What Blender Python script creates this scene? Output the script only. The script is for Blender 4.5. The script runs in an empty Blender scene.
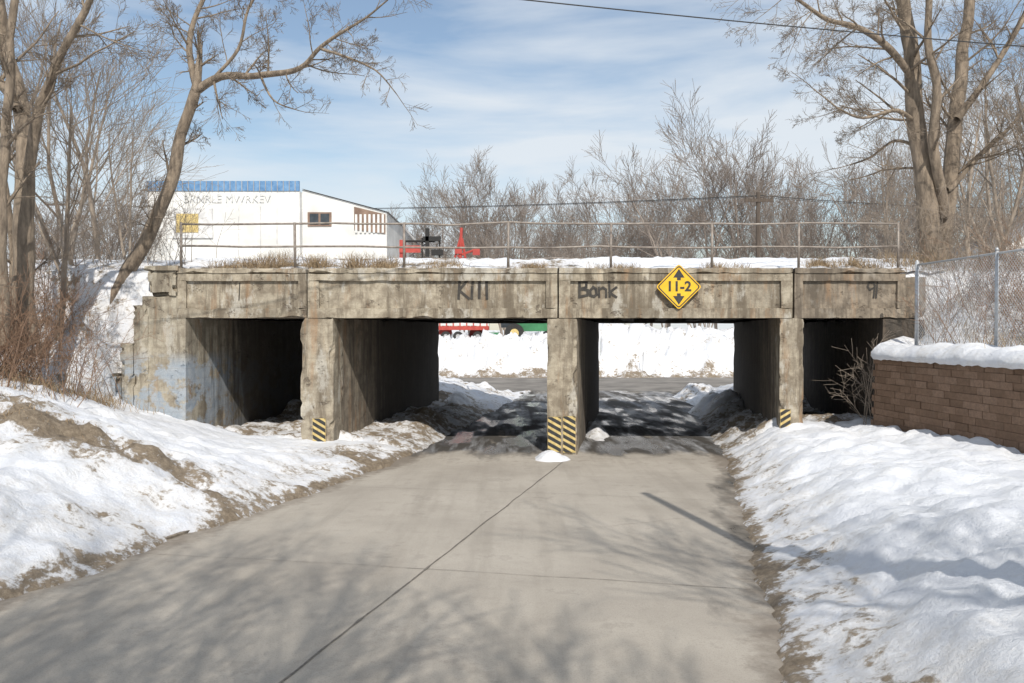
import bpy, bmesh, math, random
from mathutils import Vector, noise, Matrix
R=math.radians
random.seed(7)
scene=bpy.context.scene
COL=scene.collection
Y0=21.5; SK=0.16; F=819.0; EYE=3.3; YB=32.8
def lerp(a,b,t): return a+(b-a)*t
def ss(a,b,x):
    t=max(0,min(1,(x-a)/(b-a))); return t*t*(3-2*t)
def tab(xs,ys,x):
    if x<=xs[0]: return ys[0]
    for i in range(1,len(xs)):
        if x<=xs[i]: return lerp(ys[i-1],ys[i],(x-xs[i-1])/(xs[i]-xs[i-1]))
    return ys[-1]
def pt(u,v,Y): # pixel column u, row v at assumed depth Y -> metres
    return Vector(((u-512)*Y/F,Y,EYE-(v-330)*Y/F))
def fbm(x,y,z=0,o=4): return noise.fractal(Vector((x,y,z)),1.0,2.0,o)

# ------------------------------------------------ materials
def newmat(name):
    m=bpy.data.materials.new(name); m.use_nodes=True
    nt=m.node_tree; b=nt.nodes['Principled BSDF']; return m,nt,b
def N(nt,t,**k):
    n=nt.nodes.new(t)
    for a,v in k.items():
        if a.startswith('i_'): n.inputs[a[2:]].default_value=v
        else: setattr(n,a,v)
    return n
def L(nt,a,b): nt.links.new(a,b)
def coord(nt,scale=(1,1,1)):
    g=N(nt,'ShaderNodeNewGeometry'); m=N(nt,'ShaderNodeMapping'); m.inputs['Scale'].default_value=scale
    L(nt,g.outputs['Position'],m.inputs['Vector']); return m.outputs['Vector']
def nz(nt,vec,scale,detail=6,rough=.6):
    n=N(nt,'ShaderNodeTexNoise'); n.inputs['Scale'].default_value=scale; n.inputs['Detail'].default_value=detail; n.inputs['Roughness'].default_value=rough
    L(nt,vec,n.inputs['Vector']); return n.outputs['Fac']
def ramp(nt,fac,stops):
    r=N(nt,'ShaderNodeValToRGB'); e=r.color_ramp.elements
    while len(e)<len(stops): e.new(.5)
    for i,(p,c) in enumerate(stops):
        e[i].position=p; e[i].color=(c if len(c)==4 else (*c,1)) if hasattr(c,'__len__') else (c,c,c,1)
    L(nt,fac,r.inputs['Fac']); return r.outputs['Color']
def mix(nt,fac,a,b,mode='MIX'):
    m=N(nt,'ShaderNodeMix',data_type='RGBA',blend_type=mode)
    for s,v in ((0,fac),(6,a),(7,b)):
        if hasattr(v,'is_linked') or hasattr(v,'links'): L(nt,v,m.inputs[s])
        else: m.inputs[s].default_value=v if s==0 else (*v,1)
    return m.outputs[2]
def math_(nt,op,a,b=None):
    m=N(nt,'ShaderNodeMath',operation=op)
    for i,v in enumerate((a,b)):
        if v is None: continue
        if hasattr(v,'links'): L(nt,v,m.inputs[i])
        else: m.inputs[i].default_value=v
    return m.outputs[0]
def bump(nt,b,h,strength=.4,dist=.02):
    n=N(nt,'ShaderNodeBump'); n.inputs['Strength'].default_value=strength; n.inputs['Distance'].default_value=dist
    L(nt,h,n.inputs['Height']); L(nt,n.outputs['Normal'],b.inputs['Normal'])
def attr(nt,name):
    a=N(nt,'ShaderNodeAttribute'); a.attribute_name=name; return a.outputs['Fac']

def simple(name,c1,c2,scale=8,rough=.8,metal=0,bs=.3,sc=(1,1,1),bd=.01):
    m,nt,b=newmat(name); v=coord(nt,sc); f=nz(nt,v,scale,4)
    L(nt,ramp(nt,f,[(.35,c1),(.65,c2)]),b.inputs['Base Color'])
    b.inputs['Roughness'].default_value=rough; b.inputs['Metallic'].default_value=metal
    if bs: bump(nt,b,nz(nt,v,scale*4,4),bs,bd)
    return m

def concrete(name,base=(.43,.375,.285),dark=(.165,.13,.09),paint=False,rust=.5,light=.5,depth_shade=None):
    m,nt,b=newmat(name); v=coord(nt)
    big=nz(nt,v,.7,6,.6); med=nz(nt,v,3.2,9,.68); fine=nz(nt,v,40,4,.7)
    col=ramp(nt,big,[(.3,tuple(x*.60 for x in base)),(.5,base),(.7,tuple(min(1,x*1.15) for x in base))])
    col=mix(nt,ramp(nt,med,[(.42,0.),(.61,.75)]),col,dark)
    streak=nz(nt,coord(nt,(1.9,1.9,.2)),1.6,8,.72)
    col=mix(nt,ramp(nt,streak,[(.465,0.),(.59,.82)]),col,tuple(x*.75 for x in dark))
    st2=nz(nt,coord(nt,(2.6,2.6,.4)),1.3,6,.65)
    col=mix(nt,ramp(nt,st2,[(.54,0.),(.66,rust)]),col,(.32,.18,.085))
    lt=nz(nt,coord(nt,(1.6,1.6,.7)),1.3,7,.68)
    col=mix(nt,ramp(nt,lt,[(.55,0.),(.62,light)]),col,(.60,.575,.51))
    sp=nz(nt,v,2.1,5,.75)
    col=mix(nt,ramp(nt,sp,[(.62,0.),(.655,.7)]),col,(.12,.09,.065))
    if paint:
        g=N(nt,'ShaderNodeNewGeometry'); s=N(nt,'ShaderNodeSeparateXYZ'); L(nt,g.outputs['Position'],s.inputs[0])
        zr=N(nt,'ShaderNodeMapRange'); zr.inputs['From Min'].default_value=2.75; zr.inputs['From Max'].default_value=2.35; L(nt,s.outputs[2],zr.inputs['Value'])
        k=math_(nt,'MULTIPLY',zr.outputs[0],ramp(nt,nz(nt,v,1.3,7,.7),[(.46,0.),(.53,.85)]))
        col=mix(nt,k,col,ramp(nt,med,[(.35,(.24,.31,.39)),(.65,(.42,.46,.50))]))
    w=N(nt,'ShaderNodeTexWave',wave_type='BANDS',bands_direction='Z'); w.inputs['Scale'].default_value=1.1; w.inputs['Distortion'].default_value=1.2; w.inputs['Detail'].default_value=3
    L(nt,v,w.inputs['Vector'])
    line=ramp(nt,w.outputs['Fac'],[(.0,.15),(.05,0.)])
    col=mix(nt,line,col,dark)
    col=mix(nt,ramp(nt,fine,[(.35,.25),(.6,0.)]),col,(.14,.12,.095))
    if depth_shade:  # underpass shade painted into the colour, deepening along Y
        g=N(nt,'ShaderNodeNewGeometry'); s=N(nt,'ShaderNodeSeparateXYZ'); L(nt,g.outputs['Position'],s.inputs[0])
        yr=N(nt,'ShaderNodeMapRange'); yr.inputs['From Min'].default_value=Y0+depth_shade[0]; yr.inputs['From Max'].default_value=Y0+depth_shade[1]
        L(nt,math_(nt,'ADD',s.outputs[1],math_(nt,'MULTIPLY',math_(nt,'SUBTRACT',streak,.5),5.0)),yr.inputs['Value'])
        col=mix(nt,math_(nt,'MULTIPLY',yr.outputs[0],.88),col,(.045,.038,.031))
    L(nt,col,b.inputs['Base Color']); b.inputs['Roughness'].default_value=.9
    h=math_(nt,'ADD',math_(nt,'MULTIPLY',fine,.3),math_(nt,'ADD',med,math_(nt,'MULTIPLY',ramp(nt,sp,[(.60,1.),(.66,0.)]),.8))); bump(nt,b,h,.85,.035); return m

M_con=concrete('weathered_concrete')
M_con2=concrete('stained_concrete',(.31,.255,.19),(.12,.095,.07),light=.15)
M_wall=concrete('shaded_wall_concrete',(.33,.275,.205),(.13,.105,.078),light=.15,depth_shade=(1.0,4.2))  # inner wall with the painted shade gradient
M_shade=concrete('shade_darkened_concrete',(.085,.07,.055),(.035,.03,.025),light=.02,rust=.1)  # near-black colour stands in for the shade under the deck
M_abut=concrete('abutment_concrete',(.43,.385,.30),(.20,.165,.12),paint=True,depth_shade=(1.2,3.2))  # blue paint patch, plus shade painted in further back

def ground_mat():
    m,nt,b=newmat('snowy_ground'); v=coord(nt)
    d=attr(nt,'dirt')
    n1=nz(nt,v,1.6,8,.68); n2=nz(nt,v,9,6,.7); n3=nz(nt,v,45,3,.6)
    k=math_(nt,'ADD',math_(nt,'MULTIPLY',math_(nt,'SUBTRACT',n1,.5),1.5),math_(nt,'MULTIPLY',math_(nt,'SUBTRACT',n2,.5),1.0))
    k=math_(nt,'ADD',k,d)
    mask=ramp(nt,k,[(.42,0.),(.58,1.)])
    soft=ramp(nt,k,[(.1,0.),(.6,.55)])
    dirt=ramp(nt,n2,[(.3,(.11,.083,.055)),(.5,(.21,.163,.112)),(.68,(.32,.26,.19))])
    snow=ramp(nt,n1,[(.3,(.69,.71,.76)),(.6,(.81,.82,.84))])
    snow=mix(nt,soft,snow,(.50,.45,.39))
    speck=ramp(nt,n3,[(.66,0.),(.74,.5)])
    snow=mix(nt,math_(nt,'MULTIPLY',speck,ramp(nt,k,[(-.1,0.1),(.4,1.)])),snow,(.22,.18,.14))
    L(nt,mix(nt,mask,snow,dirt),b.inputs['Base Color'])
    b.inputs['Roughness'].default_value=.75
    nb=nz(nt,v,6,10,.75)
    bump(nt,b,nb,.85,.075)
    return m
M_ground=ground_mat()

def road_mat():
    m,nt,b=newmat('road_concrete'); v=coord(nt)
    w=attr(nt,'wet'); e=attr(nt,'edge')
    n1=nz(nt,v,.45,6,.6); n2=nz(nt,v,3,8,.7); n3=nz(nt,v,70,3,.7)
    ln=nz(nt,coord(nt,(2.2,.18,1)),1.2,5,.6)
    col=ramp(nt,n1,[(.3,(.32,.285,.24)),(.55,(.395,.355,.30)),(.75,(.44,.397,.338))])
    col=mix(nt,ramp(nt,ln,[(.48,0.),(.7,.4)]),col,(.235,.207,.17))
    col=mix(nt,ramp(nt,n2,[(.52,0.),(.75,.45)]),col,(.25,.22,.185))
    col=mix(nt,ramp(nt,n3,[(.3,.45),(.5,0.)]),col,(.17,.15,.13))
    col=mix(nt,ramp(nt,nz(nt,v,120,2,.5),[(.62,0.),(.72,.35)]),col,(.58,.54,.48))
    col=mix(nt,ramp(nt,nz(nt,coord(nt,(1,1,1)),.9,7,.7),[(.60,0.),(.63,.22)]),col,(.16,.14,.12))
    ed=ramp(nt,math_(nt,'ADD',e,math_(nt,'MULTIPLY',math_(nt,'SUBTRACT',n2,.5),1.4)),[(.3,0.),(.75,.8)])
    col=mix(nt,ed,col,(.17,.14,.11))
    st=nz(nt,coord(nt,(.9,.3,1)),1.1,7,.65)
    wk=ramp(nt,math_(nt,'ADD',w,math_(nt,'MULTIPLY',math_(nt,'SUBTRACT',st,.5),1.6)),[(.36,0.),(.66,1.)])
    col=mix(nt,wk,col,(.07,.064,.057))
    # pale slush left in long streaks between the wheel tracks, soft edged
    icn=nz(nt,coord(nt,(1.7,.16,1)),1.1,7,.6)
    ic=ramp(nt,icn,[(.47,0.),(.60,.62)])
    ic2=ramp(nt,nz(nt,coord(nt,(3.0,.8,1)),1.6,6,.6),[(.40,.35),(.6,1.)])
    ick=math_(nt,'MULTIPLY',math_(nt,'MULTIPLY',ic,ic2),ramp(nt,w,[(.45,0.),(.8,1.)]))
    col=mix(nt,ick,col,(.47,.48,.50))
    L(nt,col,b.inputs['Base Color'])
    pud=ramp(nt,nz(nt,coord(nt,(1.2,.4,1)),.8,3,.5),[(.44,0.),(.56,1.)])
    wet=math_(nt,'MULTIPLY',math_(nt,'MULTIPLY',wk,math_(nt,'SUBTRACT',1.0,ick)),pud)
    L(nt,math_(nt,'SUBTRACT',.9,math_(nt,'MULTIPLY',wet,.74)),b.inputs['Roughness'])
    L(nt,math_(nt,'SUBTRACT',.42,math_(nt,'MULTIPLY',wk,.22)),b.inputs['Specular IOR Level'])
    bump(nt,b,math_(nt,'ADD',n2,math_(nt,'MULTIPLY',n3,.25)),.18,.008)
    return m
M_road=road_mat()
M_joint=simple('joint_tar',(.11,.095,.08),(.2,.18,.15),20)
M_asph=simple('asphalt',(.12,.108,.095),(.24,.22,.195),.6,.85)
M_bark=simple('bark',(.14,.11,.082),(.31,.245,.18),9,.95,0,.9,(1,1,.25),.03)
M_bark2=simple('bark_grey',(.21,.17,.135),(.34,.28,.22),3,.95,0,0)
M_far=simple('distant_bark',(.20,.165,.14),(.30,.25,.21),.3,.95,0,0)
M_twig=simple('brush_stems',(.20,.12,.075),(.34,.22,.145),5,.9,0,0)
M_grass=simple('dry_grass',(.22,.155,.09),(.40,.30,.185),6,.9,0,0)
M_rail=simple('weathered_railing',(.19,.155,.13),(.33,.29,.25),7,.6,.3)
M_galv=simple('galvanised_steel',(.42,.43,.44),(.55,.56,.57),15,.5,.4)
M_black=simple('black_paint',(.02,.02,.02),(.04,.04,.04),10,.6)
M_spray=simple('spray_paint',(.025,.022,.02),(.06,.053,.043),5,.8)
M_yel=simple('sign_yellow',(.72,.41,.012),(.80,.48,.025),5,.45,0,.05)
M_yel2=simple('faded_yellow',(.44,.32,.12),(.64,.50,.21),12,.7)
M_wood=simple('pole_wood',(.07,.052,.04),(.12,.095,.075),5,.9,0,.5,(3,3,.3))
M_white=simple('white_siding',(.60,.59,.56),(.76,.75,.72),.5,.7)
M_blue=simple('blue_panel',(.08,.19,.36),(.16,.30,.48),2.5,.5)
M_brown=simple('rusty_brown',(.17,.11,.08),(.28,.19,.14),1.0,.8)
M_glass=simple('dark_glass',(.03,.035,.04),(.06,.07,.08),2,.15)
M_red=simple('red_paint',(.36,.045,.035),(.46,.07,.05),2,.5)
M_green=simple('green_paint',(.03,.15,.06),(.05,.21,.09),2,.5)
M_grey=simple('grey_roof',(.26,.26,.27),(.38,.37,.36),1.5,.8)
M_tire=simple('tyre',(.02,.02,.02),(.035,.033,.03),10,.9)
M_fade=simple('faded_letter',(.50,.49,.48),(.76,.75,.72),1.6,.8)
M_fade2=simple('very_faded_letter',(.46,.46,.46),(.72,.71,.68),2.6,.8)
def block_mat():
    m,nt,b=newmat('retaining_block'); v=coord(nt); r=attr(nt,'rnd')
    c=ramp(nt,r,[(0,(.18,.11,.068)),(.5,(.225,.14,.09)),(1,(.275,.178,.12))])
    c=mix(nt,ramp(nt,nz(nt,v,14,6,.7),[(.4,0.),(.7,.6)]),c,(.10,.065,.042))
    c=mix(nt,ramp(nt,nz(nt,coord(nt,(1,1,.3)),1.2,5,.7),[(.54,0.),(.72,.45)]),c,(.36,.28,.21))
    L(nt,c,b.inputs['Base Color']); b.inputs['Roughness'].default_value=.95
    bump(nt,b,nz(nt,v,30,6,.7),.9,.02); return m
M_block=block_mat()

# ------------------------------------------------ mesh helpers
def mkobj(name,verts,faces,mat,smooth=False,parent=None,mats=None,fm=None,attrs=None):
    me=bpy.data.meshes.new(name); me.from_pydata([tuple(v) for v in verts],[],faces)
    if mats:
        for m in mats: me.materials.append(m)
        if fm: me.polygons.foreach_set('material_index',fm)
    else: me.materials.append(mat)
    if smooth: me.polygons.foreach_set('use_smooth',[True]*len(me.polygons))
    if attrs:
        for k,vals in attrs.items():
            a=me.attributes.new(k,'FLOAT','POINT'); a.data.foreach_set('value',vals)
    me.update(); o=bpy.data.objects.new(name,me); COL.objects.link(o)
    if parent: o.parent=parent
    return o
def empty(name):
    o=bpy.data.objects.new(name,None); COL.objects.link(o); return o
class MB:
    def __init__(s): s.v=[]; s.f=[]; s.m=[]
    def box(s,x0,x1,y0,y1,z0,z1,mi=0,skew=0):
        b=len(s.v)
        for z in (z0,z1):
            for x,y in ((x0,y0),(x1,y0),(x1,y1),(x0,y1)):
                s.v.append((x+skew*(y-Y0),y,z))
        for f in ((0,3,2,1),(4,5,6,7),(0,1,5,4),(1,2,6,5),(2,3,7,6),(3,0,4,7)):
            s.f.append(tuple(b+i for i in f)); s.m.append(mi)
    def poly(s,pts,mi=0):
        b=len(s.v); s.v+= [tuple(p) for p in pts]; s.f.append(tuple(range(b,b+len(pts)))); s.m.append(mi)
    def tube(s,pts,rad,n=6,mi=0,cap=True):
        pts=[Vector(p) for p in pts]; k=len(pts)
        if not hasattr(rad,'__len__'): rad=[rad]*k
        b=len(s.v); u=None
        for i,p in enumerate(pts):
            d=(pts[min(i+1,k-1)]-pts[max(i-1,0)])
            if d.length<1e-6: d=Vector((0,0,1))
            d.normalize()
            if u is None:
                u=d.orthogonal().normalized()
            else:
                u=(u-d*u.dot(d))
                u=u.normalized() if u.length>1e-4 else d.orthogonal().normalized()
            w=d.cross(u)
            for j in range(n):
                a=2*math.pi*j/n; s.v.append(tuple(p+(u*math.cos(a)+w*math.sin(a))*rad[i]))
        for i in range(k-1):
            for j in range(n):
                a=b+i*n+j; c=b+i*n+(j+1)%n
                s.f.append((a,c,c+n,a+n)); s.m.append(mi)
        if cap and n>3:
            s.f.append(tuple(b+(k-1)*n+j for j in range(n))); s.m.append(mi)
            s.f.append(tuple(b+n-1-j for j in range(n))); s.m.append(mi)
    def obj(s,name,mat,smooth=False,parent=None,mats=None,attrs=None):
        return mkobj(name,s.v,s.f,mat,smooth,parent,mats,s.m if mats else None,attrs)

def rbox(name,x0,x1,y0,y1,z0,z1,mat,parent,seg=.18,skew=0,amp=.005,chip=.05):
    """subdivided box with worn, chipped arrises"""
    nx=max(1,int(abs(x1-x0)/seg)); ny=max(1,min(40,int(abs(y1-y0)/seg))); nzz=max(1,int(abs(z1-z0)/seg))
    idx={}; V=[]; Fc=[]
    def vid(i,j,k):
        key=(i,j,k)
        if key in idx: return idx[key]
        x=lerp(x0,x1,i/nx); y=lerp(y0,y1,j/ny); z=lerp(z0,z1,k/nzz)
        co=Vector((x,y,z)); e=[(i in (0,nx)),(j in (0,ny)),(k in (0,nzz))]
        d=noise.noise_vector(co*3.1)*amp
        if sum(e)>=2:
            c=max(0,noise.noise(co*1.3+Vector((5,3,1)))-.15)*chip*1.6 + max(0,noise.noise(co*7)-.25)*chip
            if e[0]: d.x+= c*(1 if i==0 else -1)
            if e[1]: d.y+= c*(1 if j==0 else -1)
            if e[2]: d.z+= c*(1 if k==0 else -1)
        co=co+d; co.x+=skew*(co.y-Y0)
        idx[key]=len(V); V.append(co); return idx[key]
    for i in range(nx):
        for k in range(nzz):
            Fc.append((vid(i,0,k),vid(i+1,0,k),vid(i+1,0,k+1),vid(i,0,k+1)))
            Fc.append((vid(i,ny,k),vid(i,ny,k+1),vid(i+1,ny,k+1),vid(i+1,ny,k)))
    for j in range(ny):
        for k in range(nzz):
            Fc.append((vid(0,j,k),vid(0,j,k+1),vid(0,j+1,k+1),vid(0,j+1,k)))
            Fc.append((vid(nx,j,k),vid(nx,j+1,k),vid(nx,j+1,k+1),vid(nx,j,k+1)))
    for i in range(nx):
        for j in range(ny):
            Fc.append((vid(i,j,0),vid(i,j+1,0),vid(i+1,j+1,0),vid(i+1,j,0)))
            Fc.append((vid(i,j,nzz),vid(i+1,j,nzz),vid(i+1,j+1,nzz),vid(i,j+1,nzz)))
    return mkobj(name,V,Fc,mat,False,parent)

# ------------------------------------------------ terrain
def cl(Y):
    return 1.3+.2276*(Y-20.5) if Y<20.5 else 1.3+SK*(Y-20.5)
def roadz(Y):
    return max(0,.43*(20-Y)/13.34) if Y<20 else 0
HW=4.3
LT=[0,.4,1,2,3,4.5,6,8,11,16,30]
LY=[9,12.5,16,19.5,21.5]
LP=[[.02,.26,.55,1.08,1.42,1.85,2.2,2.5,2.9,3.3,3.6],
    [.02,.25,.55,1.02,1.26,1.75,2.25,2.6,2.95,3.4,3.9],
    [.02,.18,.38,.66,.95,1.50,2.1,2.6,3.1,3.6,4.1],
    [.02,.14,.26,.40,.50,.75,1.25,1.95,2.8,3.7,4.7],
    [.02,.16,.28,.36,.38,.5,.95,1.55,2.4,3.6,4.8]]
RT=[0,.3,.7,1.3,2.2,3.5,6]
RP=[.02,.14,.36,.66,.88,.95,.97]
def wallX(Y): return tab([-12,8,15,20.3,21.45],[10.9,10.0,9.4,8.95,9.68],Y)
def crown(X,Y):
    return tab([21.5,22.2,24,27,30,33,34],[4.75,4.9,5.28,5.6,5.3,4.9,4.7],Y)+.10*fbm(X*.5,Y*.5,3)
def inner_l(Y): return -8.6+SK*(Y-Y0)
def inner_r(Y): return 9.75+SK*(Y-Y0)
def bank(t,Y):
    v=[tab(LT,p,t) for p in LP]; return tab(LY,v,Y)
SOIL=((-7.8,13.8,1.9,1.0,.85,.12),(-6.2,14.1,1.3,.7,.75,.08),(-5.0,13.6,.9,.6,.6,.05),(-9.8,14.6,1.8,1.0,.75,.1),(-4.2,17.0,.9,1.2,.42,0),(-3.7,19.6,1.2,1.3,.7,.08),(-10.5,19.5,1.4,1.5,.4,0))
def gz(X,Y):
    c=cl(Y); s=X-c; zr=roadz(Y); n=fbm(X*.45,Y*.45,0,5); n2=fbm(X*1.7,Y*1.7,4,5); n3=fbm(X*5,Y*5,9,3)
    ro=lambda t: (n*.16+n2*.055+n3*.022)*ss(0,1.2,t)+n2*.05*ss(-.1,.3,t)
    en=.22*fbm(Y*.55,s>0 and 3 or 8,1,4)+.05*n3   # ragged edge of ploughed snow
    if Y<=Y0+.45:
        if s<0:
            t=-s-HW+.16+en
            if t<0: return zr-.05
            z=zr+bank(t,Y)+ro(t)*(1-.55*ss(17,21,Y)*ss(10,5,t))
            for (ax,ay,rx,ry_,k,h) in SOIL:
                if h: z+=h*math.exp(-((X-ax)/rx)**2-((Y-ay)/ry_)**2)*(1+1.2*n2)
            if X<-9.9:
                e=4.9*ss(17.5,23.8,Y)
                z=max(z,lerp(z,max(z,e+n*.2),ss(-10.3,-11.3,X)))
            return z
        t=s-HW+.2+en*.6; wx=wallX(Y)+.28
        if t<0: return zr-.05
        if X>wx:
            up=2.72+.12*ss(0,.8,X-wx)+n*.1+n2*.05
            return lerp(up,5.0,ss(18.5,24.5,Y)*ss(10.2,12,X))+ss(13,24,X)*.6
        return zr*.6+zr*.4*ss(1,0,t)+tab(RT,RP,t)*(1+.34*ss(14,6,Y))+ro(t)*1.1
    il,ir=inner_l(Y)-.5,inner_r(Y)+.5
    if Y<=33.4:
        if il<X<ir:
            t=abs(s)-HW+.2+en
            if t<0: return -.05
            z=tab([0,.5,1.2,2.0,4,6],[.02,.2,.36,.4,.38,.5],t)+n2*.10*ss(0,.5,t)+n3*.03
            if s>0: z+=.35*ss(0,1.2,t)*ss(27,21,Y)
            return z+max(0,n+.2)*.4*ss(0,.8,t)
        return crown(X,Y) if Y>22.2 or X>-9.3 else lerp(gz(X,Y0+.44),crown(X,22.2),(Y-Y0-.45)/.3 if Y<Y0+.75 else 1) if X>-10.6 else lerp(gz(X,Y0+.44),crown(X,22.2),ss(Y0+.45,22.2,Y))
    if Y<=44:
        z=4.9*ss(42,33.8,Y)
        t=abs(s)-HW+.2+en
        if t<0: return -.05
        bnk=tab([0,.4,1.5,4,6,12],[.02,.2,.5,1.2,3,5],t)+n2*.1
        return min(bnk,z)+ro(1)*.6
    if Y<=56.2:
        return -.05
    hb=tab([-60,-8,3,5,7,9,12,60],[2.8,2.5,2.6,3.0,3.7,3.3,3.1,3.0],X)+n2*.25
    z=hb*ss(56.2,61.5,Y+n*.8)+(n*.55+n2*.4)*ss(56.6,58.5,Y)
    return z
def axis(segs):
    out=[]
    for a,b,st in segs:
        k=max(1,int(round((b-a)/st)))
        out+=[a+(b-a)*i/k for i in range(k)]
    out.append(segs[-1][1]); return out
xs=axis([(-900,-120,60),(-120,-30,6),(-30,-15,.6),(-15,14.5,.1),(14.5,30,.6),(30,120,6),(120,900,60)])
ys=axis([(-300,-30,30),(-30,2,1),(2,23.6,.1),(23.6,34,.2),(34,56,.4),(56,64,.25),(64,120,5),(120,1500,80)])
V=[];D=[];nx=len(xs)
def dirtmask(X,Y,z):
    s=X-cl(Y); d=0
    if Y<Y0+.5:
        if s<0:
            t=-s-HW
            d=max(d,.58*ss(.45,-.15,t)+.12*ss(12,17,Y)*ss(1.2,0,t)); 
            d=max(d,.33*ss(2.4,.6,t)*ss(7,12,Y))
            for (ax,ay,rx,ry_,k,h) in SOIL:
                q=((X-ax)/rx)**2+((Y-ay)/ry_)**2; d=max(d,k*math.exp(-q*.8))
        else:
            t=s-HW; d=max(d,.60*ss(.4,-.15,t)); d=max(d,.34*ss(1.4,.4,t))
            if X>wallX(Y)+2: d=max(d,.5*ss(10.5,13,X))
    elif Y<34:
        il,ir=inner_l(Y)-.5,inner_r(Y)+.5
        if il<X<ir: d=.5
        else: d=.33
        if z>4: d=.30+.25*fbm(X*.6,Y*1.2,5)
    elif Y<44: d=.33
    elif Y<58.5: d=.62*ss(58.8,56.8,Y+.8*fbm(X*.4,2,2))
    else: d=.27
    if X<-11 and Y<34: d=max(d,.38)
    return d
for y in ys:
    for x in xs:
        z=gz(x,y); V.append((x,y,z)); D.append(dirtmask(x,y,z))
Fc=[(j*nx+i,j*nx+i+1,(j+1)*nx+i+1,(j+1)*nx+i) for j in range(len(ys)-1) for i in range(nx-1)]
mkobj('ground',V,Fc,M_ground,True,attrs={'dirt':D})

V=[];D=[];XS=[-9.9+.15*i for i in range(144)];YS=[Y0+.42+.2*j for j in range(55)]
for y in YS:
    for x in XS:
        X=x+SK*(y-Y0); z=crown(X,y)+.03+.09*fbm(X*2,y*2,2)
        V.append((X,y,z)); D.append(.30+.40*fbm(X*.35,y*.8,5)-.28*ss(Y0+1.2,Y0+4,y)+.12*ss(1,-3,X))
n=len(XS)
mkobj('railway_ballast_snow',V,[(j*n+i,j*n+i+1,(j+1)*n+i+1,(j+1)*n+i) for j in range(len(YS)-1) for i in range(n-1)],M_ground,True,attrs={'dirt':D})

# road
V=[];W=[];E=[];ry=axis([(-60,2,2),(2,44.2,.2)]); rs=[-HW+HW*2*i/24 for i in range(25)]
for y in ry:
    for s in rs:
        X=cl(y)+s; z=roadz(y)+.02*(1-(s/HW)**2)+.004*noise.noise(Vector((X,y,0)))
        V.append((X,y,z))
        W.append(.82*ss(19.6,23.2,y)*(1-.25*ss(41,44,y))+.42*ss(3.0,4.1,s)*ss(4,9,y)*ss(21,19,y))
        E.append(.75*ss(3.5,4.2,abs(s))+.25*ss(18.5,20.5,y))
n=len(rs)
mkobj('road',V,[(j*n+i,j*n+i+1,(j+1)*n+i+1,(j+1)*n+i) for j in range(len(ry)-1) for i in range(n-1)],M_road,True,attrs={'wet':W,'edge':E})
mb=MB(); mb.poly([(-140,44,0.012),(140,44,0.012),(140,57.2,0.012),(-140,57.2,0.012)]); mb.obj('cross_street',M_asph)
mb=MB()
def strip(p0,p1,w,steps=40,wob=.02):
    prev=None
    for i in range(steps+1):
        t=i/steps; x=lerp(p0[0],p1[0],t); y=lerp(p0[1],p1[1],t)
        dx,dy=p1[0]-p0[0],p1[1]-p0[1]; l=math.hypot(dx,dy); nxx,nyy=-dy/l,dx/l
        o=wob*noise.noise(Vector((x*1.3,y*1.3,2))); ww=w*(.4+1.1*abs(noise.noise(Vector((x*4,y*4,5)))))
        def zz(X,Y):
            s=(X-cl(Y))/HW; return roadz(Y)+.02*(1-min(1,s*s))+.0085
        a=(x+nxx*(o-ww/2),y+nyy*(o-ww/2)); b=(x+nxx*(o+ww/2),y+nyy*(o+ww/2))
        cur=((*a,zz(*a)),(*b,zz(*b)))
        if prev: mb.poly([prev[0],cur[0],cur[1],prev[1]])
        prev=cur
strip((cl(-5),-5),(cl(20.3),20.3),.034,steps=260,wob=.02)
for k,y in enumerate([4.4,10.1,15.8]):
    strip((cl(y)-HW,y+.95),(cl(y)+HW,y-.95),.012,steps=120,wob=.03)
for p0,p1 in (((1.0,12.5),(3.1,13.4)),((1.9,16.8),(4.0,16.2))):
    strip(p0,p1,.008,steps=40,wob=.2)
mb.obj('pavement_joints',M_joint)
mbk=MB()
for sd in (-1,1):
    pts=[y for y in axis([(-40,2,2),(2,43,.5)])]
    for a,b in zip(pts[:-1],pts[1:]):
        x0=cl(a)+sd*HW; x1=cl(b)+sd*HW; w=.15*sd
        za,zb=roadz(a)+.035,roadz(b)+.035
        q=[(x0,a),(x0+w,a),(x1+w,b),(x1,b)]
        mbk.poly([(q[0][0],a,za),(q[1][0],a,za),(q[2][0],b,zb),(q[3][0],b,zb)])
        mbk.poly([(q[0][0],a,za-.25),(q[0][0],a,za),(q[3][0],b,zb),(q[3][0],b,zb-.25)])
mbk.obj('kerb',M_con2)

# ------------------------------------------------ bridge
BR=empty('railway_bridge')
zt,zb=4.93,3.615
secs=[(-8.79,-5.40,.05),(-5.36,1.19,0),(1.23,7.36,0),(7.42,10.35,.03)]
for k,(xa,xb,off) in enumerate(secs):
    f=Y0+off; m=M_con
    if k==3: m=M_con2
    rbox(f'girder_web_{k}',xa,xb,f+.09,Y0+.55,zb,zt-.14,m,BR)
    rbox(f'girder_bottom_band_{k}',xa,xb,f,f+.088,zb,zb+.26,m,BR,seg=.13,chip=.10)
    rbox(f'girder_top_band_{k}',xa,xb,f,f+.088,zt-.34,zt-.142,m,BR,seg=.13,chip=.03)
    rbox(f'coping_{k}',xa,xb,f-.03,Y0+.6,zt-.138,zt,m,BR,seg=.13,chip=.10)
    sw=.22 if xb-xa<4 else .30
    for q,sx in enumerate([xa,xb-sw]):
        rbox(f'girder_stile_{k}_{q}',sx,sx+sw,f,f+.088,zb+.262,zt-.342,m,BR,seg=.13,chip=.02)
rbox('girder_rear',-8.7,10.35,YB-.5,YB,zb-.05,zt,M_shade,BR,seg=.4,skew=SK)
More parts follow.
